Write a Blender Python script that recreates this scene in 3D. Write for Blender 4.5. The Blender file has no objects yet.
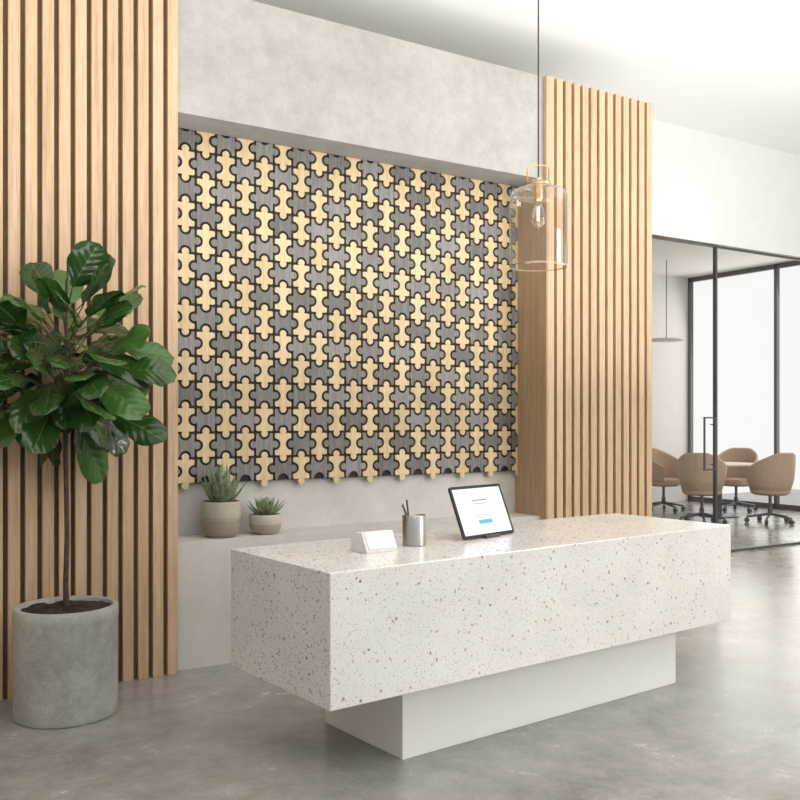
import bpy, bmesh, math, random
from mathutils import Vector, Matrix
from mathutils.geometry import tessellate_polygon
PI=math.pi
scene=bpy.context.scene
C=scene.collection
H=1.35
# ---------------------------------------------------------------- materials
def newmat(name):
    m=bpy.data.materials.new(name); m.use_nodes=True
    nt=m.node_tree; b=nt.nodes['Principled BSDF']
    return m,nt,b
def N(nt,t,**k):
    n=nt.nodes.new(t)
    for a,v in k.items(): setattr(n,a,v)
    return n
def coords(nt,scale=(1,1,1),kind='Object'):
    tc=N(nt,'ShaderNodeTexCoord'); mp=N(nt,'ShaderNodeMapping')
    mp.inputs['Scale'].default_value=scale
    nt.links.new(tc.outputs[kind],mp.inputs['Vector'])
    return mp.outputs['Vector']
def ramp(nt,fac,stops):
    r=N(nt,'ShaderNodeValToRGB'); e=r.color_ramp.elements
    while len(e)<len(stops): e.new(0.5)
    for i,(p,c) in enumerate(stops):
        e[i].position=p; e[i].color=(c[0],c[1],c[2],1)
    nt.links.new(fac,r.inputs['Fac']); return r.outputs['Color']
def noise(nt,vec,scale,detail=6,rough=.55,dist=0):
    n=N(nt,'ShaderNodeTexNoise'); n.inputs['Scale'].default_value=scale
    n.inputs['Detail'].default_value=detail; n.inputs['Roughness'].default_value=rough
    n.inputs['Distortion'].default_value=dist
    nt.links.new(vec,n.inputs['Vector']); return n.outputs['Fac']
def bump(nt,b,h,strength,dist=.01):
    n=N(nt,'ShaderNodeBump'); n.inputs['Strength'].default_value=strength; n.inputs['Distance'].default_value=dist
    nt.links.new(h,n.inputs['Height']); nt.links.new(n.outputs['Normal'],b.inputs['Normal'])
def mix(nt,fac,a,bb,mode='MIX'):
    n=N(nt,'ShaderNodeMix',data_type='RGBA',blend_type=mode)
    if isinstance(fac,(int,float)): n.inputs[0].default_value=fac
    else: nt.links.new(fac,n.inputs[0])
    for i,v in ((6,a),(7,bb)):
        if isinstance(v,tuple): n.inputs[i].default_value=(*v,1)
        else: nt.links.new(v,n.inputs[i])
    return n.outputs[2]
def math_(nt,op,a,b=None):
    n=N(nt,'ShaderNodeMath',operation=op)
    for i,v in ((0,a),(1,b)):
        if v is None: continue
        if isinstance(v,(int,float)): n.inputs[i].default_value=v
        else: nt.links.new(v,n.inputs[i])
    return n.outputs[0]
def plain(name,col,rough=.5,metal=0,nscale=30,var=.06,bmp=0.0,coat=0,emit=None):
    m,nt,b=newmat(name); v=coords(nt)
    f=noise(nt,v,nscale,4)
    c0=tuple(max(0,c*(1-var)) for c in col); c1=tuple(min(1,c*(1+var)) for c in col)
    nt.links.new(ramp(nt,f,[(.3,c0),(.7,c1)]),b.inputs['Base Color'])
    b.inputs['Roughness'].default_value=rough; b.inputs['Metallic'].default_value=metal
    b.inputs['Coat Weight'].default_value=coat
    if bmp: bump(nt,b,f,bmp)
    if emit:
        b.inputs['Emission Color'].default_value=(*emit[0],1); b.inputs['Emission Strength'].default_value=emit[1]
    return m
def twotone(name,low,high,zsplit):
    m,nt,b=newmat(name); tc=N(nt,'ShaderNodeTexCoord'); sp=N(nt,'ShaderNodeSeparateXYZ')
    nt.links.new(tc.outputs['Object'],sp.inputs[0])
    f=noise(nt,tc.outputs['Object'],45,7,.68)
    c=mix(nt,math_(nt,'GREATER_THAN',sp.outputs[2],zsplit),low,high)
    c=mix(nt,math_(nt,'MULTIPLY',f,.6),c,(.22,.19,.15))
    nt.links.new(c,b.inputs['Base Color']); b.inputs['Roughness'].default_value=.75
    bump(nt,b,f,.4,.006); return m
def plaster(name,stops,scale=1.3,rough=.75,bs=.12):
    m,nt,b=newmat(name); v=coords(nt)
    a=noise(nt,v,scale,10,.64,.1); f=noise(nt,v,scale*7,6,.7); f2=noise(nt,v,60,3,.6)
    s=math_(nt,'ADD',math_(nt,'MULTIPLY',a,.55),math_(nt,'MULTIPLY',f,.32))
    s=math_(nt,'ADD',s,math_(nt,'MULTIPLY',f2,.13))
    nt.links.new(ramp(nt,s,stops),b.inputs['Base Color'])
    b.inputs['Roughness'].default_value=rough
    bump(nt,b,math_(nt,'ADD',f,f2),bs,.006); return m
def wood(name,dark,mid,light,gs=(38,38,1.6),rough=.5,isl=.25):
    m,nt,b=newmat(name)
    tc=N(nt,'ShaderNodeTexCoord'); geo=N(nt,'ShaderNodeNewGeometry')
    off=N(nt,'ShaderNodeVectorMath',operation='ADD')
    cmb=N(nt,'ShaderNodeCombineXYZ')
    r=geo.outputs['Random Per Island']
    nt.links.new(math_(nt,'MULTIPLY',r,17.0),cmb.inputs[0]); nt.links.new(math_(nt,'MULTIPLY',r,41.0),cmb.inputs[2])
    nt.links.new(tc.outputs['Object'],off.inputs[0]); nt.links.new(cmb.outputs[0],off.inputs[1])
    mp=N(nt,'ShaderNodeMapping'); mp.inputs['Scale'].default_value=gs
    nt.links.new(off.outputs[0],mp.inputs['Vector'])
    f=noise(nt,mp.outputs['Vector'],1.0,8,.6,.35)
    f2=noise(nt,mp.outputs['Vector'],4.5,5,.6,.1)
    s=math_(nt,'ADD',math_(nt,'MULTIPLY',f,.5),math_(nt,'MULTIPLY',f2,.5))
    s=math_(nt,'ADD',s,math_(nt,'MULTIPLY',math_(nt,'SUBTRACT',r,.5),isl))
    nt.links.new(ramp(nt,s,[(.34,dark),(.5,mid),(.66,light)]),b.inputs['Base Color'])
    b.inputs['Roughness'].default_value=rough
    bump(nt,b,f2,.15,.003); return m
def floor_mat():
    m,nt,b=newmat('polished_concrete'); v=coords(nt)
    a=noise(nt,v,1.0,14,.64,.1); c=noise(nt,v,5.0,14,.72,.1); f=noise(nt,v,45,5,.65)
    s=math_(nt,'ADD',math_(nt,'MULTIPLY',a,.40),math_(nt,'MULTIPLY',c,.46)); s=math_(nt,'ADD',s,math_(nt,'MULTIPLY',f,.14))
    nt.links.new(ramp(nt,s,[(.38,(.165,.157,.145)),(.46,(.24,.231,.216)),(.54,(.30,.291,.275)),(.62,(.375,.365,.348))]),b.inputs['Base Color'])
    rr=N(nt,'ShaderNodeMapRange'); rr.inputs['From Min'].default_value=.3; rr.inputs['From Max'].default_value=.7; rr.inputs['To Min'].default_value=.16; rr.inputs['To Max'].default_value=.30
    nt.links.new(c,rr.inputs['Value']); nt.links.new(rr.outputs[0],b.inputs['Roughness'])
    bump(nt,b,c,.03,.004); return m
def terrazzo():
    m,nt,b=newmat('terrazzo'); v=coords(nt)
    base=ramp(nt,noise(nt,v,3,8,.6),[(.3,(.645,.633,.615)),(.7,(.72,.708,.69))])
    col=base
    for sc,thr,rad,mn,stops in (
          (190,.45,.30,.12,[(.0,(.22,.21,.205)),(.5,(.42,.405,.395)),(1,(.52,.505,.495))]),
          (100,.45,.34,.10,[(.0,(.09,.087,.087)),(.5,(.31,.295,.29)),(.8,(.26,.20,.185)),(1,(.46,.445,.435))]),
          (56,.50,.34,.06,[(.0,(.24,.235,.23)),(.35,(.44,.425,.415)),(.6,(.11,.10,.10)),(.8,(.42,.33,.30)),(1,(.38,.35,.335))]),
          (32,.74,.28,.05,[(.0,(.40,.385,.375)),(.4,(.20,.185,.18)),(.7,(.47,.39,.36)),(1,(.48,.455,.44))])):
        dn=N(nt,'ShaderNodeTexNoise'); dn.inputs['Scale'].default_value=sc*1.6; nt.links.new(v,dn.inputs['Vector'])
        vm=N(nt,'ShaderNodeVectorMath',operation='MULTIPLY_ADD')
        nt.links.new(dn.outputs['Color'],vm.inputs[0]); vm.inputs[1].default_value=(.9/sc,)*3; nt.links.new(v,vm.inputs[2])
        vo=N(nt,'ShaderNodeTexVoronoi'); vo.inputs['Scale'].default_value=sc
        nt.links.new(vm.outputs[0],vo.inputs['Vector'])
        sep=N(nt,'ShaderNodeSeparateColor'); nt.links.new(vo.outputs['Color'],sep.inputs[0])
        on=math_(nt,'GREATER_THAN',sep.outputs[0],thr)
        size=math_(nt,'MULTIPLY',math_(nt,'POWER',sep.outputs[1],1.6),rad)
        inside=math_(nt,'LESS_THAN',vo.outputs['Distance'],math_(nt,'ADD',size,mn))
        col=mix(nt,math_(nt,'MULTIPLY',math_(nt,'MULTIPLY',on,inside),.92),col,ramp(nt,sep.outputs[2],stops))
    nt.links.new(col,b.inputs['Base Color']); b.inputs['Roughness'].default_value=.22
    return m
def glass(name,tint=(.97,.98,.98),f0=.04,pw=5.0):
    m,nt,b=newmat(name); nt.nodes.remove(b)
    tr=N(nt,'ShaderNodeBsdfTransparent'); tr.inputs[0].default_value=(*tint,1)
    gl=N(nt,'ShaderNodeBsdfGlossy'); gl.inputs['Roughness'].default_value=.02
    lw=N(nt,'ShaderNodeLayerWeight'); lw.inputs['Blend'].default_value=.5
    s=math_(nt,'ADD',math_(nt,'MULTIPLY',math_(nt,'POWER',lw.outputs['Facing'],pw),1-f0),f0)
    mx=N(nt,'ShaderNodeMixShader')
    nt.links.new(s,mx.inputs[0]); nt.links.new(tr.outputs[0],mx.inputs[1]); nt.links.new(gl.outputs[0],mx.inputs[2])
    nt.links.new(mx.outputs[0],nt.nodes['Material Output'].inputs[0]); return m
def leafmat(name,dark,light,vein,gloss=.32):
    m,nt,b=newmat(name)
    uv=N(nt,'ShaderNodeUVMap'); sp=N(nt,'ShaderNodeSeparateXYZ'); nt.links.new(uv.outputs[0],sp.inputs[0])
    geo=N(nt,'ShaderNodeNewGeometry')
    base=ramp(nt,geo.outputs['Random Per Island'],[(0,dark),(.75,light),(1,tuple(c*1.5 for c in light))])
    au=math_(nt,'ABSOLUTE',sp.outputs[0])
    mid=math_(nt,'LESS_THAN',au,.025)
    ph=math_(nt,'SUBTRACT',math_(nt,'MULTIPLY',sp.outputs[1],6.5),math_(nt,'MULTIPLY',au,1.8))
    fr=math_(nt,'FRACT',ph); side=math_(nt,'LESS_THAN',fr,.06)
    vv=math_(nt,'MAXIMUM',math_(nt,'MULTIPLY',mid,.8),math_(nt,'MULTIPLY',side,.25))
    nt.links.new(mix(nt,vv,base,vein),b.inputs['Base Color'])
    b.inputs['Roughness'].default_value=gloss
    bump(nt,b,math_(nt,'SINE',math_(nt,'MULTIPLY',ph,6.283)),.16,.006)
    return m
M={}
M['floor']=floor_mat()
M['plaster']=plaster('grey_plaster',[(.38,(.285,.272,.252)),(.5,(.34,.327,.306)),(.62,(.395,.382,.36))],1.8)
M['plaster_light']=plaster('light_plaster',[(.38,(.46,.443,.417)),(.5,(.515,.498,.47)),(.62,(.565,.548,.52))],1.5)
M['white_wall']=plain('white_wall',(.74,.73,.71),.8,0,8,.02,.03)
M['ceiling']=plain('ceiling_white',(.91,.906,.897),.85,0,8,.004)
M['slat']=wood('oak_slat',(.36,.235,.132),(.505,.348,.212),(.62,.447,.285),(50,50,1.6),.5,.10)
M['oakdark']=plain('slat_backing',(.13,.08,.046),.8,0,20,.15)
M['oakboard']=wood('oak_board',(.32,.205,.115),(.43,.285,.17),(.51,.35,.215))
M['tan']=wood('pale_oak_tile',(.45,.33,.17),(.575,.44,.245),(.67,.53,.32),(60,60,4),.5,.12)
M['grey']=wood('grey_stained_tile',(.085,.078,.074),(.155,.145,.139),(.25,.236,.227),(85,85,4),.5,.22)
M['black']=plain('black_backing',(.005,.0045,.004),.7)
M['terrazzo']=terrazzo()
M['plinth']=plain('white_plinth',(.78,.77,.75),.5,0,12,.015)
M['frame']=plain('bronze_frame',(.075,.07,.064),.4)
M['glass']=glass('clear_glass',(.965,.97,.97))
M['pglass']=glass('pendant_glass',(.935,.917,.89),.06,2.6)
M['brass']=plain('brass',(.58,.40,.22),.3,1)
M['ringbrass']=plain('aged_brass',(.30,.21,.12),.45,1)
M['cord']=plain('cord_black',(.02,.018,.016),.6)
M['concretepot']=plaster('concrete_pot',[(.38,(.27,.262,.245)),(.5,(.36,.35,.33)),(.62,(.45,.438,.415))],4,.85,.3)
M['soil']=plain('soil',(.028,.018,.012),.95,0,60,.5,1.0)
M['bark']=plain('bark',(.06,.042,.028),.85,0,50,.35,.5)
M['leaf']=leafmat('fig_leaf',(.010,.036,.008),(.038,.098,.020),(.11,.18,.05),.19)
M['leafstem']=plain('petiole',(.05,.065,.025),.6)
M['aloe']=plain('aloe_leaf',(.17,.225,.13),.45,0,70,.5)
M['succ']=plain('succulent_leaf',(.20,.275,.15),.5,0,25,.25)
M['stoneware']=twotone('stoneware_pot',(.30,.255,.195),(.50,.455,.385),.100)
M['stoneware2']=twotone('stoneware_pot_light',(.42,.37,.30),(.55,.51,.44),.06)
M['steel']=plain('brushed_steel',(.42,.41,.40),.34,1,40,.06)
M['pen']=plain('pen_black',(.015,.015,.016),.35)
M['card']=plain('white_card',(.78,.775,.765),.6)
M['ceramic']=plain('white_ceramic',(.66,.65,.635),.45)
M['bezel']=plain('tablet_bezel',(.012,.012,.014),.25)
M['screen']=plain('tablet_screen',(.60,.65,.70),.25,0,5,.02,0,0,((.75,.85,.95),.2))
M['btn']=plain('blue_button',(.08,.38,.70),.4)
M['txt']=plain('grey_text',(.28,.31,.35),.4)
M['leather']=plain('tan_leather',(.50,.345,.23),.5,0,50,.1,.1)
M['tabletop']=wood('table_oak',(.45,.34,.23),(.56,.44,.31),(.64,.52,.38),(3,40,40))
M['chairmetal']=plain('chair_metal',(.10,.095,.09),.35,1)
M['lampwhite']=plain('lamp_white',(.7,.69,.66),.5)
M['bulb']=plain('bulb_filament',(.9,.6,.3),.4,0,5,.02,0,0,((1,.72,.40),8.0))
# ---------------------------------------------------------------- helpers
def box(bm,x0,x1,y0,y1,z0,z1,mtx=None):
    vs=[bm.verts.new((x,y,z)) for z in (z0,z1) for y in (y0,y1) for x in (x0,x1)]
    for f in ((0,2,3,1),(4,5,7,6),(0,1,5,4),(2,6,7,3),(0,4,6,2),(1,3,7,5)):
        bm.faces.new([vs[i] for i in f])
    if mtx: bmesh.ops.transform(bm,matrix=mtx,verts=vs)
    return vs
def lathe(bm,prof,seg=48,c=(0,0,0)):
    rings=[]
    for r,z in prof:
        if r<1e-6: rings.append([bm.verts.new((c[0],c[1],c[2]+z))])
        else: rings.append([bm.verts.new((c[0]+r*math.cos(2*PI*i/seg),c[1]+r*math.sin(2*PI*i/seg),c[2]+z)) for i in range(seg)])
    for a,b in zip(rings,rings[1:]):
        for i in range(seg):
            j=(i+1)%seg
            if len(a)==1 and len(b)==1: continue
            if len(a)==1: bm.faces.new((a[0],b[j],b[i]))
            elif len(b)==1: bm.faces.new((a[i],a[j],b[0]))
            else: bm.faces.new((a[i],a[j],b[j],b[i]))
def tube(bm,pts,rad,seg=10,cap=True,closed=False):
    pts=[Vector(p) for p in pts]; n=len(pts)
    rads=rad if isinstance(rad,(list,tuple)) else [rad]*n
    rings=[]; prev=None
    for i,p in enumerate(pts):
        if closed: t=(pts[(i+1)%n]-pts[i-1]).normalized()
        else: t=(pts[min(i+1,n-1)]-pts[max(i-1,0)]).normalized()
        if prev is None:
            a=Vector((0,0,1)) if abs(t.z)<.9 else Vector((1,0,0))
            s=t.cross(a).normalized()
        else: s=(prev-t*prev.dot(t)).normalized()
        prev=s; u=t.cross(s)
        rings.append([bm.verts.new(p+(s*math.cos(2*PI*k/seg)+u*math.sin(2*PI*k/seg))*rads[i]) for k in range(seg)])
    pairs=list(zip(rings,rings[1:]))+([(rings[-1],rings[0])] if closed else [])
    for a,b in pairs:
        for k in range(seg):
            j=(k+1)%seg; bm.faces.new((a[k],a[j],b[j],b[k]))
    if cap and not closed:
        bm.faces.new(rings[0][::-1]); bm.faces.new(rings[-1])
def obj(name,bm,m,parent=None,smooth=False,bevel=0,loc=None,recalc=True):
    if recalc: bmesh.ops.recalc_face_normals(bm,faces=bm.faces)
    me=bpy.data.meshes.new(name); bm.to_mesh(me); bm.free()
    me.materials.append(m)
    o=bpy.data.objects.new(name,me); C.objects.link(o)
    if parent: o.parent=parent
    if loc: o.location=loc
    if smooth:
        me.polygons.foreach_set('use_smooth',[True]*len(me.polygons))
        try: me.set_sharp_from_angle(angle=math.radians(40))
        except Exception: pass
    if bevel:
        b=o.modifiers.new('bevel','BEVEL'); b.width=bevel; b.segments=3; b.limit_method='ANGLE'
    return o
def tag(o,label,cat,group=None):
    o['label']=label; o['category']=cat
    if group: o['group']=group
    return o
def thing(name,label,cat,loc=(0,0,0),rz=0,group=None):
    o=bpy.data.objects.new(name,None); C.objects.link(o); o.empty_display_size=.1
    o.location=loc; o.rotation_euler=(0,0,rz); return tag(o,label,cat,group)
def struct(name,boxes,m,parent=None):
    bm=bmesh.new()
    for b in boxes: box(bm,*b)
    o=obj(name,bm,m,parent)
    if not parent: o['kind']='structure'
    return o
def sempty(name,loc):
    o=bpy.data.objects.new(name,None); C.objects.link(o); o.location=loc; o['kind']='structure'; return o
def dup(root,loc,rz,label=None):
    r=root.copy(); C.objects.link(r); r.location=loc; r.rotation_euler=(0,0,rz)
    if label: r['label']=label
    for ch in list(root.children):
        c=ch.copy(); C.objects.link(c); c.parent=r
        for g in list(ch.children):
            d=g.copy(); C.objects.link(d); d.parent=c
    return r
# ---------------------------------------------------------------- setting
XL,XR,XE=1.59,4.165,5.195
YP,YB=4.74,5.08
ZN,ZT,ZC=3.0,3.70,4.20
struct('floor',[(-4,16,-8,11,-.1,0)],M['floor'])
struct('ceiling',[(-4,16,-8,6.2,ZC,ZC+.15)],M['ceiling'])
struct('wall_left',[(-4.15,-4,-8,6.2,0,ZC)],M['white_wall'])
struct('wall_back',[(-4,XL,4.79,6.05,0,ZT),(XL,XR,YB,6.05,0,ZT),(XR+.015,XE,4.79,6.05,0,ZT),
                    (XR,XR+.015,YB,6.05,0,ZT)],M['plaster_light'])
struct('wall_bulkhead',[(XL,XR,4.775,5.028,ZN,ZT)],M['plaster'])
struct('wall_right',[(-4,6.3,6.05,6.2,0,ZC),(6.3,11,6.05,6.2,3.11,ZC),(11,16,6.05,6.2,0,ZC)],M['white_wall'])
struct('wall_meeting_room',[(5.9,12.35,10.37,10.5,0,3.72),(5.9,6.0,6.2,10.37,0,3.72)],M['white_wall'])
struct('ceiling_meeting_room',[(5.9,12.35,6.2,10.5,3.72,3.85)],M['ceiling'])
struct('trim_1',[(XR,XR+.0145,YP,YB,0,ZN-.001),(XR,XR+.0145,YP,4.774,ZN,ZT)],M['oakboard'])
lg=struct('ledge',[(XL+.002,XR-.002,4.80,YB-.001,0,.69)],M['plaster_light']); del lg['kind']
tag(lg,'long pale concrete ledge under the jigsaw panel, running behind the desk','ledge')
# slat panels
def slat_panel(name,x0,x1,pitch,w,label,side=False):
    t=thing(name,label,'slat panel',(0,0,0))
    t.location=((x0+x1)/2,YP,0); cx=(x0+x1)/2
    bm=bmesh.new(); n=int(round((x1-x0)/pitch)); p=(x1-x0-w)/(n-1) if side else pitch
    for i in range(n):
        a=(x0+i*p) if side else (x1-w-i*p)
        box(bm,a-cx,a+w-cx,0,.030,0,ZT)
    obj('slats',bm,M['slat'],t,bevel=.002)
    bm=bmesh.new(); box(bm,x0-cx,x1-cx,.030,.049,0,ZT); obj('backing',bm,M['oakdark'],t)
    return t
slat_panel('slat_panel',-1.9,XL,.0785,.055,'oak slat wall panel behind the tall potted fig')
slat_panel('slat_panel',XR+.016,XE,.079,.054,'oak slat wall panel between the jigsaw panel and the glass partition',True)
# ---------------------------------------------------------------- jigsaw panel
def puzzle():
    px=.1215; pz=.1462; r=.0285; h=.008; g=.0140; z0=.985
    t=thing('jigsaw_panel','large wall panel of interlocking jigsaw pieces in pale and grey wood','wall panel',((XL+XR)/2,YB,z0))
    cx=(XL+XR)/2
    def fillet(P,rad):
        out=[]; n=len(P)
        for i in range(n):
            a=Vector(P[i-1]);b=Vector(P[i]);c=Vector(P[(i+1)%n])
            u=(a-b);v=(c-b)
            if u.length<1e-6 or v.length<1e-6: continue
            if u.angle(v)<math.radians(150):
                d1=min(rad,u.length*.45); d2=min(rad,v.length*.45)
                s=b+u.normalized()*d1; e=b+v.normalized()*d2
                for q in range(6):
                    tt=q/5; out.append(tuple(s*(1-tt)**2+b*2*tt*(1-tt)+e*tt*tt))
            else: out.append(tuple(b))
        return out
    def edge(kind,L):
        pts=[(g/2,-g/2)]
        if kind=='k':
            R=r-g/2; al=math.asin((h+g/2)/R); a0,a1=PI+al,-al; cn=h
        else:
            R=r+g/2; be=math.asin((h-g/2)/R); a0,a1=PI-be,2*PI+be; cn=-h
        for i in range(15):
            a=a0+(a1-a0)*i/14; pts.append((L/2+R*math.cos(a),cn+R*math.sin(a)))
        return pts
    def clip(P,lim,sgn):
        out=[]
        for i in range(len(P)):
            a=P[i-1]; b=P[i]; ia=sgn*a[0]<=sgn*lim; ib=sgn*b[0]<=sgn*lim
            if ia!=ib:
                f=(lim-a[0])/(b[0]-a[0]); out.append((lim,a[1]+f*(b[1]-a[1])))
            if ib: out.append(b)
        return out
    bms={'light':bmesh.new(),'grey':bmesh.new()}
    nc=int((XR+.06-XL)/px)+1
    for i in range(nc):
        for j in range(14):
            x=XR+.06-(i+1)*px; z=j*pz
            v=(i+j)%2==0
            kb='k' if v else 'n'; ks='n' if v else 'k'
            eb=edge(kb,px); es=edge(ks,pz)
            P=[(x+a,z-b) for a,b in eb]+[(x+px+b,z+a) for a,b in es]+[(x+px-a,z+pz+b) for a,b in eb]+[(x-b,z+pz-a) for a,b in es]
            P=fillet(P,.010)
            P=clip(clip(P,XR-.004,1),XL+.004,-1)
            if len(P)<3 or max(a for a,b in P)-min(a for a,b in P)<.006: continue
            Q=[p for k,p in enumerate(P) if (Vector(p)-Vector(P[k-1])).length>1e-5]; P=Q
            bm=bms['light' if v else 'grey']
            tris=tessellate_polygon([[Vector((a,b,0)) for a,b in P]])
            fr=[bm.verts.new((a-cx,-.040,b)) for a,b in P]; bk=[bm.verts.new((a-cx,-.030,b)) for a,b in P]
            for q in tris:
                try: bm.faces.new([fr[k] for k in q])
                except ValueError: pass
            for k in range(len(P)):
                l=(k+1)%len(P); bm.faces.new((fr[k],fr[l],bk[l],bk[k]))
    for k,bm in bms.items():
        o=obj('light_pieces' if k=='light' else 'grey_pieces',bm,M['tan' if k=='light' else 'grey'],t)
        o['label']='pale wood jigsaw pieces' if k=='light' else 'grey stained jigsaw pieces'
    bm=bmesh.new(); box(bm,XL+.003-cx,XR-.003-cx,-.030,-.001,.004,14*pz); obj('backing',bm,M['black'],t)
puzzle()
# ---------------------------------------------------------------- desk
TH=math.radians(5); E1=Vector((math.cos(TH),math.sin(TH),0)); E2=Vector((-math.sin(TH),math.cos(TH),0))
O=Vector((1.498,2.838,0)); ZD=.814
def D(a,b,z=ZD): 
    p=O+E1*a+E2*b; return (p.x,p.y,z)
desk=thing('reception_desk','wide reception desk with a speckled terrazzo slab over a white plinth','desk',D(1.215,.38,0),TH)
bm=bmesh.new(); box(bm,-1.215,1.215,-.38,.38,.328,ZD); obj('terrazzo_slab',bm,M['terrazzo'],desk,bevel=.004)
bm=bmesh.new(); box(bm,-.755,1.01,-.195,.375,0,.328); obj('plinth',bm,M['plinth'],desk,bevel=.003)
# card holder
ch=thing('card_holder','small white card holder on the desk left of the pen cup','card holder',D(.44,.35),TH)
bm=bmesh.new()
prof=[(-.056,0),(.056,0),(.056,.052),(.020,.080),(-.022,.080),(-.056,.012)]
a=[bm.verts.new((-.078,y,z)) for y,z in prof]; b=[bm.verts.new((.078,y,z)) for y,z in prof]
bm.faces.new(a); bm.faces.new(b[::-1])
for i in range(len(prof)):
    j=(i+1)%len(prof); bm.faces.new((a[i],a[j],b[j],b[i]))
obj('holder',bm,M['ceramic'],ch,bevel=.002)
bm=bmesh.new()
sl=math.atan2(.034,.068)
box(bm,-.066,.066,-.003,.003,0,.072,Matrix.Translation((0,-.0555,.0165))@Matrix.Rotation(-sl,4,'X'))
obj('card_stack',bm,M['card'],ch,bevel=.0005)
# pen cup
pc=thing('pen_cup','brushed metal pen cup on the desk between card holder and tablet','pen cup',D(.675,.385))
bm=bmesh.new(); lathe(bm,[(0,0),(.047,0),(.050,.003),(.050,.128),(.0485,.130),(.047,.128),(.047,.004),(0,.004)]); obj('cup',bm,M['steel'],pc,True)
cx,cy,_=D(.675,.385)
def pen(dx,dy,tx,ty,L,label,m):
    bm=bmesh.new(); a=Vector((dx,dy,.0085)); b=Vector((tx,ty,.135)); d=(b-a).normalized()
    t=thing('pen',label,'pen',(cx,cy,ZD))
    tube(bm,[a,a+d*.012,a+d*(L-.02)],[.0015,.0042,.0042],10); obj('barrel',bm,m,t,True)
    bm=bmesh.new(); tube(bm,[a+d*(L-.02),a+d*(L-.003),a+d*L],[.0046,.0046,.003],10); obj('cap',bm,M['frame'],t,True)
pen(.01,-.01,-.037,.006,.180,'black pen leaning left in the metal cup',M['pen'])
pen(.0,.02,-.006,.037,.185,'grey pen standing upright in the metal cup, right of the black pen',M['chairmetal'])
# tablet
ta=math.radians(14.2)
tb=thing('tablet','black framed tablet on a stand, lit white screen, at the middle of the desk','tablet',(2.41+.17*math.cos(ta),3.272+.17*math.sin(ta),ZD),ta)
Rt=Matrix.Translation((0,0,.006))@Matrix.Rotation(math.radians(-22),4,'X')
def rrect(bm,w,hh,rad,y0,y1,z0,mtx):
    pts=[]
    for qx,qz,a0 in ((w/2-rad,rad,-PI/2),(w/2-rad,hh-rad,0),(-w/2+rad,hh-rad,PI/2),(-w/2+rad,rad,PI)):
        for i in range(6):
            a=a0+i*PI/10; pts.append((qx+rad*math.cos(a),qz+z0+rad*math.sin(a)))
    a=[bm.verts.new(mtx@Vector((x,y0,z))) for x,z in pts]; b=[bm.verts.new(mtx@Vector((x,y1,z))) for x,z in pts]
    bm.faces.new(a); bm.faces.new(b[::-1])
    for i in range(len(pts)):
        j=(i+1)%len(pts); bm.faces.new((a[i],b[i],b[j],a[j]))
bm=bmesh.new(); rrect(bm,.372,.245,.014,0,.009,0,Rt); obj('body',bm,M['bezel'],tb)
bm=bmesh.new(); rrect(bm,.344,.217,.003,-.0008,.001,.014,Rt); sc=obj('screen',bm,M['screen'],tb)
def bar(nm,x0,x1,z0,z1,m):
    bm=bmesh.new(); box(bm,x0,x1,-.0014,-.0006,z0,z1,Rt); obj(nm,bm,m,sc)
bar('text_line',-.055,.055,.170,.177,M['txt']); bar('text_line',-.045,.045,.155,.159,M['txt'])
bar('text_line',-.05,.05,.100,.103,M['txt']); bar('button',-.048,.048,.062,.080,M['btn'])
bm=bmesh.new(); box(bm,-.05,.05,-.012,.13,0,.005); box(bm,-.05,.05,-.018,-.012,0,.014)
tube(bm,[(0,.12,.004),(0,.062,.125)],.006,8)
obj('stand',bm,M['chairmetal'],tb)
# ---------------------------------------------------------------- pendant
pz=2.052
pd=thing('pendant_lamp','clear glass lantern pendant with brass fittings hanging over the desk','pendant lamp',(2.776,3.215,pz))
R=.133
bm=bmesh.new()
outer=[(R*.97,-.002),(R*.99,.001),(R,.010),(R,.300),(R*.992,.322),(R*.96,.339),(R*.90,.350),(R*.80,.356),(.075,.361),(.060,.364),(.056,.370),(.055,.380)]
lathe(bm,outer,64); obj('glass_shade',bm,M['pglass'],pd,True)
bm=bmesh.new(); tube(bm,[(R*.985*math.cos(a),R*.985*math.sin(a),.004) for a in [2*PI*i/64 for i in range(64)]],.0016,8,closed=True); obj('bottom_ring',bm,M['ringbrass'],pd,True)
bm=bmesh.new(); lathe(bm,[(0,.376),(.056,.376),(.057,.379),(.057,.385),(.045,.388),(.04,.394),(.014,.398),(.012,.41),(0,.41)],40); obj('cap',bm,M['brass'],pd,True)
bm=bmesh.new()
hp=[(-.050,0,.38),(-.050,0,.445),(-.046,0,.458),(-.034,0,.467),(0,0,.469),(.034,0,.467),(.046,0,.458),(.050,0,.445),(.050,0,.38)]
cr=math.cos(math.radians(-32)); sr=math.sin(math.radians(-32))
tube(bm,[(x*cr,x*sr,z) for x,_,z in hp],.0034,10); obj('handle',bm,M['brass'],pd,True)
bm=bmesh.new(); lathe(bm,[(0,.376),(.020,.376),(.022,.36),(.022,.315),(.017,.300),(0,.300)],24); obj('lamp_socket',bm,M['brass'],pd,True)
bm=bmesh.new(); lathe(bm,[(.014,.302),(.016,.285),(.026,.262),(.033,.235),(.033,.215),(.026,.195),(.012,.183),(0,.180)],32); bl=obj('bulb',bm,M['pglass'],pd,True)
bm=bmesh.new(); tube(bm,[(.006*math.cos(i*1.1),.006*math.sin(i*1.1),.215+i*.0022) for i in range(30)],.0014,5); obj('filament',bm,M['bulb'],bl)
bm=bmesh.new(); tube(bm,[(0,0,.41),(0,0,ZC-pz-.02)],.0035,8); obj('cord',bm,M['cord'],pd,True)
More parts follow.
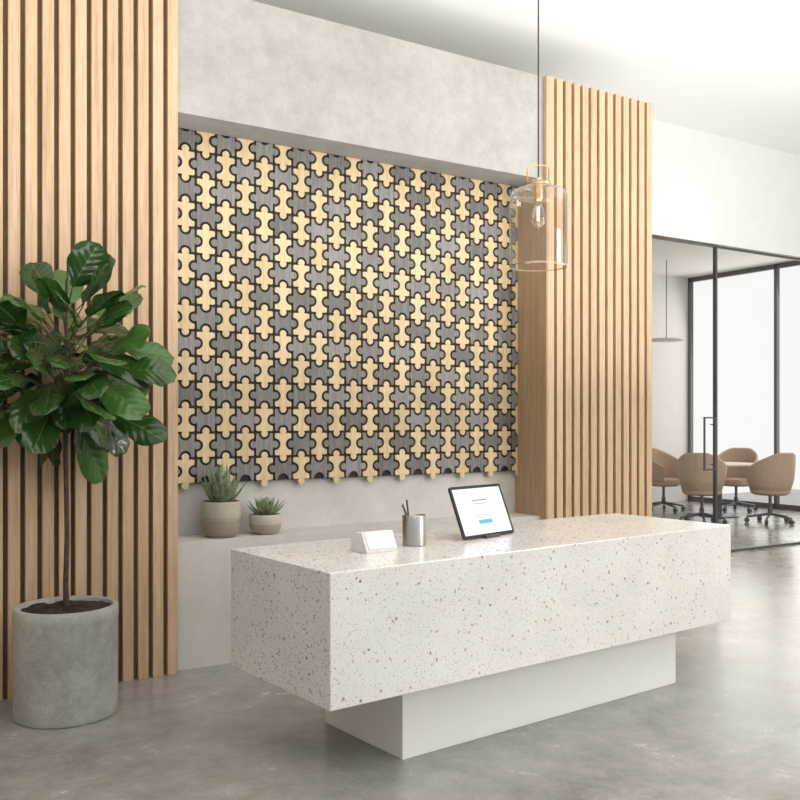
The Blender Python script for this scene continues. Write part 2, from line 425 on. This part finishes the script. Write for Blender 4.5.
bm=bmesh.new(); lathe(bm,[(0,ZC-pz-.025),(.05,ZC-pz-.025),(.055,ZC-pz-.018),(.055,ZC-pz),(0,ZC-pz)],32); obj('ceiling_rose',bm,M['brass'],pd,True)
# ---------------------------------------------------------------- fig tree
def leaf(bm,uvl,base,Dv,Nv,L,W,droop,fold,rnd,nl=12,nw=8):
    S=Dv.cross(Nv).normalized(); Nn=S.cross(Dv).normalized()
    rows=[]; ph=rnd.random()*6
    for i in range(nl+1):
        t=i/nl
        w=max((max(t,.0)**.6*max(1-t,0)**.43)/0.51*W*(1+.04*math.sin(t*17+ph)),.002)
        c=base+Dv*(L*t)+Vector((0,0,-1))*droop*L*t*t
        row=[]
        for k in range(nw+1):
            u=-1+2*k/nw; au=abs(u)
            off=Nn*(fold*au*w*.5 - .16*w*u*u + .030*L*math.sin(t*12+ph+(2 if u>0 else 0))*au*au)
            row.append((bm.verts.new(c+S*(u*w*.5)+off),u,t))
        rows.append(row)
    for a,b in zip(rows,rows[1:]):
        for k in range(nw):
            q=(a[k],a[k+1],b[k+1],b[k])
            f=bm.faces.new([x[0] for x in q])
            for lp,x in zip(f.loops,q): lp[uvl].uv=(x[1],x[2])
fx,fy=.943,4.38
fig=thing('potted_fig_tree','tall fiddle leaf fig tree in a round concrete floor pot','potted tree',(fx,fy,0))
bm=bmesh.new(); lathe(bm,[(0,0),(.216,0),(.223,.004),(.226,.015),(.227,.05),(.228,.44),(.2295,.445),(.2295,.492),(.226,.499),(.206,.499),(.201,.492),(.200,.40),(0,.40)],72); obj('pot',bm,M['concretepot'],fig,True)
rnd=random.Random(5)
bm=bmesh.new()
lathe(bm,[(0,.492)]+[(r,.490-.010*(r/.2)**2) for r in (.03,.06,.09,.12,.15,.18,.2)],48)
for v in bm.verts: v.co.z+=rnd.uniform(-.008,.008)
obj('soil',bm,M['soil'],fig,True)
bm=bmesh.new()
trunk=[(0,0,.46),(-.003,.0,.60),(.003,0,.8),(.001,0,1.0),(-.004,0,1.2),(-.003,0,1.4),(.002,0,1.6),(.0,0,1.78),(.0,0,2.0)]
tube(bm,trunk,[.015,.0125,.0118,.0112,.0108,.010,.009,.008,.005],12); obj('trunk',bm,M['bark'],fig,True)
bmb=bmesh.new(); bml=bmesh.new(); uvl=bml.loops.layers.uv.new('UVMap')
K=92
cc=Vector((-.01,0,1.62))
for k in range(K):
    f=(k+.5)/K
    az=k*2.39996+rnd.uniform(-.25,.25)
    zc=-1+2*f
    el=math.asin(max(-1,min(1,zc*.95)))
    out=Vector((math.cos(az),math.sin(az),0))
    dirv=out*math.cos(el)+Vector((0,0,math.sin(el)))
    rr=rnd.uniform(.35,1.0)
    bpt=cc+Vector((dirv.x*.30*rr,dirv.y*.25*rr,dirv.z*.37*rr))
    Dv=(out*(.35+.85*math.cos(el))+Vector((0,0,.85*zc+.16))+Vector((rnd.uniform(-.45,.45),rnd.uniform(-.35,.35),rnd.uniform(-.4,.35)))).normalized()
    Nv=(dirv*.55+Vector((0,0,.65))+Vector((rnd.uniform(-.5,.5),rnd.uniform(-.95,-.1),rnd.uniform(-.2,.3)))).normalized()
    Nv=(Nv-Dv*Nv.dot(Dv))
    if Nv.length<.2: Nv=Vector((0,-1,.4))
    Nv.normalize()
    L=rnd.uniform(.20,.285)
    tip=bpt+Dv*L
    if fy+tip.y>4.66:
        sh=fy+tip.y-4.66; bpt.y-=sh*.6; Dv=(Dv*L-Vector((0,sh*.6,0))).normalized()
    leaf(bml,uvl,bpt,Dv,Nv,L,L*rnd.uniform(.58,.72),rnd.uniform(.03,.30),.32,rnd)
    zt=max(1.38,bpt.z-.12)
    tube(bmb,[Vector((0,0,min(zt,1.95))),Vector((bpt.x*.5,bpt.y*.5,(zt+bpt.z)/2)),bpt,bpt+Dv*.02],[.004,.0032,.0028,.002],6)
for v in bml.verts:
    if v.co.y>4.72-fy: v.co.y=4.72-fy
o=obj('foliage',bml,M['leaf'],fig,recalc=False)
o.data.polygons.foreach_set('use_smooth',[True]*len(o.data.polygons))
obj('branches',bmb,M['leafstem'],fig,True)
# ---------------------------------------------------------------- ledge plants
def spike(bm,base,az,lean,L,w,th,rnd,curve=.3,n=8):
    out=Vector((math.cos(az),math.sin(az),0)); side=Vector((-math.sin(az),math.cos(az),0)); rings=[]
    p=Vector(base); ang=lean
    for i in range(n+1):
        t=i/n; d=out*math.sin(ang)+Vector((0,0,math.cos(ang))); nn=out*math.cos(ang)-Vector((0,0,math.sin(ang)))
        prof=(1-t)**.75*(1+.5*math.sin(min(t*3,PI)))/1.2 if i<n else .02
        ww=w*prof; tt=th*prof
        rings.append([bm.verts.new(p+side*(ww*math.cos(a))*.5+nn*(tt*math.sin(a))*.5) for a in [2*PI*q/8 for q in range(8)]])
        p=p+d*L/n; ang-=curve/n*rnd.uniform(.6,1.4)
    for a,b in zip(rings,rings[1:]):
        for q in range(8): bm.faces.new((a[q],a[(q+1)%8],b[(q+1)%8],b[q]))
    bm.faces.new(rings[0][::-1]); bm.faces.new(rings[-1])
p1=thing('potted_aloe','spiky upright aloe in the taller two-tone stoneware pot on the ledge','potted plant',(1.90,4.915,.69))
bm=bmesh.new(); lathe(bm,[(0,0),(.074,0),(.086,.006),(.098,.03),(.105,.06),(.107,.085),(.107,.098),(.104,.101),(.106,.104),(.109,.115),(.110,.15),(.109,.180),(.110,.188),(.110,.196),(.107,.202),(.098,.202),(.095,.196),(.094,.16),(0,.16)],56); obj('pot',bm,M['stoneware'],p1,True)
bm=bmesh.new(); lathe(bm,[(0,.190),(.05,.188),(.094,.180)],32); obj('soil',bm,M['soil'],p1,True)
rnd=random.Random(3); bm=bmesh.new()
for k in range(30):
    ring=k/30; az=k*2.4
    spike(bm,(.035*ring*math.cos(az),.035*ring*math.sin(az),.175),az,.08+.85*ring,rnd.uniform(.21,.255)*(1-.18*ring),.048,.018,rnd,.35)
for v in bm.verts:
    if v.co.y>.095: v.co.y=.095+(v.co.y-.095)*.2
obj('aloe_leaves',bm,M['aloe'],p1,True)
p2=thing('potted_succulent','low rosette succulent in the smaller round stoneware pot on the ledge','potted plant',(2.17,4.915,.69))
bm=bmesh.new(); lathe(bm,[(0,0),(.060,0),(.072,.005),(.087,.03),(.094,.06),(.095,.085),(.093,.108),(.090,.114),(.084,.114),(.081,.108),(.080,.09),(0,.09)],56); obj('pot',bm,M['stoneware2'],p2,True)
bm=bmesh.new(); lathe(bm,[(0,.106),(.04,.104),(.080,.098)],32); obj('soil',bm,M['soil'],p2,True)
bm=bmesh.new()
for k in range(40):
    ring=k/40; az=k*2.4
    spike(bm,(.02*ring*math.cos(az),.02*ring*math.sin(az),.105),az,.1+1.1*ring,.10+.035*ring,.040,.017,rnd,.6)
for v in bm.verts:
    if v.co.y>.095: v.co.y=.095+(v.co.y-.095)*.2
obj('succulent_leaves',bm,M['succ'],p2,True)
# ---------------------------------------------------------------- glass partition
def pane(bm,x0,x1,z0,z1):
    bm.faces.new([bm.verts.new(v) for v in ((x0,0,z0),(x1,0,z0),(x1,0,z1),(x0,0,z1))])
def framed(name,x0,x1,z0,z1,y,w,parentname,handle=None):
    t=sempty(name,((x0+x1)/2,y,0)); cx=(x0+x1)/2; d=.014
    bm=bmesh.new()
    box(bm,x0-cx,x1-cx,-d,d,z1-w,z1); box(bm,x0-cx,x1-cx,-d,d,z0,z0+w)
    box(bm,x0-cx,x0-cx+w,-d,d,z0+w,z1-w); box(bm,x1-cx-w,x1-cx,-d,d,z0+w,z1-w)
    obj(parentname+'_frame',bm,M['frame'],t)
    bm=bmesh.new(); pane(bm,x0-cx+w,x1-cx-w,z0+w,z1-w); obj('glass_pane',bm,M['glass'],t)
    if handle:
        hx=handle-cx; bm=bmesh.new(); y0,y1=-.062,-.048; e=.085; f=.070
        box(bm,hx-e,hx-f,y0,y1,.85,1.38); box(bm,hx+f,hx+e,y0,y1,.85,1.38)
        box(bm,hx-f,hx+f,y0,y1,.85,.865); box(bm,hx-f,hx+f,y0,y1,1.365,1.38)
        for z in (.9,1.3): box(bm,hx+f+.002,hx+e-.002,y1,-.001,z,z+.01)
        obj('pull_handle',bm,M['frame'],t)
    return t
framed('door_1',6.3,7.60,0,3.11,6.09,.026,'door',7.43)
framed('window_1',7.60,11.0,0,3.11,6.12,.020,'window')
t=sempty('window_2',(12.25,8.3,0))
bm=bmesh.new(); ys=[6.22,7.05,8.68,10.31]
for y in ys: box(bm,-.035,.035,y-8.3,y-8.3+.05,0,3.72)
box(bm,-.035,.035,6.22-8.3,2.06,3.65,3.72); box(bm,-.035,.035,6.22-8.3,2.06,0,.08)
obj('window_frame',bm,M['frame'],t)
bm=bmesh.new(); bm.faces.new([bm.verts.new(v) for v in ((0,-2.06,.08),(0,2.05,.08),(0,2.05,3.66),(0,-2.06,3.66))]); obj('glass_pane',bm,M['glass'],t)
# ---------------------------------------------------------------- meeting furniture
def make_chair(label):
    t=thing('tub_chair',label,'chair',(0,0,0),0,'tan tub chairs around the meeting table')
    bm=bmesh.new(); nA=28; cols=[]
    for i in range(nA+1):
        a=math.radians(-128+256*i/nA)
        k=abs(a)/math.radians(128)
        top=.93-.25*max(0,(k-.2)/.8)**1.1 if k>.2 else .93
        dx,dy=math.sin(a),-math.cos(a)
        pts=[]
        for r,z in ((.19,.38),(.25,.43),(.29,.57),(.31,(top+.56)/2+.03),(.312,top-.02),(.295,top),(.275,top-.02),(.258,.62),(.24,.48),(.19,.44)):
            pts.append(bm.verts.new((dx*r,dy*r*1.0,z)))
        cols.append(pts)
    for a,b in zip(cols,cols[1:]):
        for q in range(len(a)): 
            j=(q+1)%len(a); bm.faces.new((a[q],a[j],b[j],b[q]))
    bm.faces.new(cols[0]); bm.faces.new(cols[-1][::-1])
    obj('shell',bm,M['leather'],t,True)
    bm=bmesh.new(); lathe(bm,[(0,.37),(.20,.37),(.245,.395),(.252,.44),(.24,.47),(.19,.485),(0,.488)],36); obj('seat',bm,M['leather'],t,True)
    bm=bmesh.new(); lathe(bm,[(0,.10),(.03,.10),(.03,.2),(.02,.2),(.02,.35),(.08,.37),(0,.37)],16); obj('column',bm,M['chairmetal'],t,True)
    for k in range(5):
        a=2*PI*k/5; d=Vector((math.cos(a),math.sin(a),0))
        bm=bmesh.new(); tube(bm,[d*.02+Vector((0,0,.12)),d*.29+Vector((0,0,.075))],[.02,.013],8); l=obj('leg',bm,M['chairmetal'],t,True)
        bm=bmesh.new(); s=d.cross(Vector((0,0,1))); tube(bm,[d*.29+Vector((0,0,.032))-s*.02,d*.29+Vector((0,0,.032))+s*.02],.032,14); tube(bm,[d*.29+Vector((0,0,.03)),d*.29+Vector((0,0,.08))],.006,6); obj('caster',bm,M['frame'],l,True)
    return t
TX,TY=10.65,8.5
spots=[((10.50,7.56),'tan tub chair nearest the window, right of the meeting table, seen from behind'),
       ((9.72,8.02),'tan tub chair in front of the meeting table, just left of the glass door handle'),
       ((11.50,8.86),'tan tub chair behind the meeting table, against the bright window'),
       ((10.58,9.43),'tan tub chair at the far left, half hidden by the oak slats')]
c0=None
for (x,y),lab in spots:
    rz=math.atan2(TY-y,TX-x)-PI/2
    if c0 is None: c0=make_chair(lab); c0.location=(x,y,0); c0.rotation_euler=(0,0,rz)
    else: dup(c0,(x,y,0),rz,lab)
tt=thing('meeting_table','round pale wood meeting table inside the glass room','table',(TX,TY,0))
bm=bmesh.new(); lathe(bm,[(0,.71),(.54,.71),(.56,.72),(.56,.735),(.55,.74),(0,.74)],64); obj('tabletop',bm,M['tabletop'],tt,True)
bm=bmesh.new(); lathe(bm,[(.05,.02),(.05,.71),(0,.71)],24); obj('pedestal',bm,M['chairmetal'],tt,True)
bm=bmesh.new(); lathe(bm,[(0,0),(.28,0),(.28,.012),(.06,.03),(0,.03)],40); obj('base',bm,M['chairmetal'],tt,True)
ml=thing('disc_pendant_lamp','flat pale disc pendant lamp on a thin cord inside the meeting room','pendant lamp',(10.55,9.35,2.52))
bm=bmesh.new(); lathe(bm,[(0,0),(.25,0),(.26,.008),(.25,.03),(.03,.04),(0,.04)],40); obj('lamp_shade',bm,M['lampwhite'],ml,True)
bm=bmesh.new(); tube(bm,[(0,0,.04),(0,0,1.2)],.006,6); obj('cord',bm,M['cord'],ml)
# ---------------------------------------------------------------- light
w=bpy.data.worlds.new('world'); scene.world=w; w.use_nodes=True
w.node_tree.nodes['Background'].inputs[0].default_value=(1.0,.988,.97,1)
w.node_tree.nodes['Background'].inputs[1].default_value=1.05
def area(name,loc,target,sx,sy,power,col):
    l=bpy.data.lights.new(name,'AREA'); l.shape='RECTANGLE'; l.size=sx; l.size_y=sy; l.energy=power; l.color=col
    o=bpy.data.objects.new(name,l); C.objects.link(o); o.location=loc
    o.rotation_euler=(Vector(target)-Vector(loc)).to_track_quat('-Z','Y').to_euler(); return o
area('window_light',(7.8,-2.0,2.4),(2.6,4.4,1.0),2.4,2.0,190,(1,.955,.88))
up=area('added_ceiling_fill',(3.6,1.0,1.5),(3.6,1.0,4.2),9,4.6,540,(1,.988,.97)); up.rotation_euler=(PI,0,0)  # unseen fill light, added only to brighten the ceiling; not a room fixture
area('meeting_window_light',(12.7,8.3,2.0),(9.0,8.0,.8),3.8,3.2,75,(1,.94,.85))
sp=bpy.data.lights.new('sun_patch','SPOT'); sp.energy=700; sp.color=(1,.80,.54); sp.spot_size=math.radians(6.5); sp.spot_blend=.5; sp.shadow_soft_size=.05
so=bpy.data.objects.new('sun_patch',sp); C.objects.link(so); so.location=(10.5,-.5,3.7)
so.rotation_euler=(Vector((7.15,6.05,3.33))-so.location).to_track_quat('-Z','Y').to_euler()
# ---------------------------------------------------------------- camera
cam=bpy.data.cameras.new('camera'); co=bpy.data.objects.new('camera',cam); C.objects.link(co)
co.location=(0,0,H); co.rotation_euler=(PI/2,0,-math.radians(32.2))
cam.sensor_width=36; cam.lens=914*36/800; cam.shift_y=.025; cam.clip_end=200
scene.camera=co
scene.view_settings.view_transform='Standard'
scene.view_settings.exposure=0
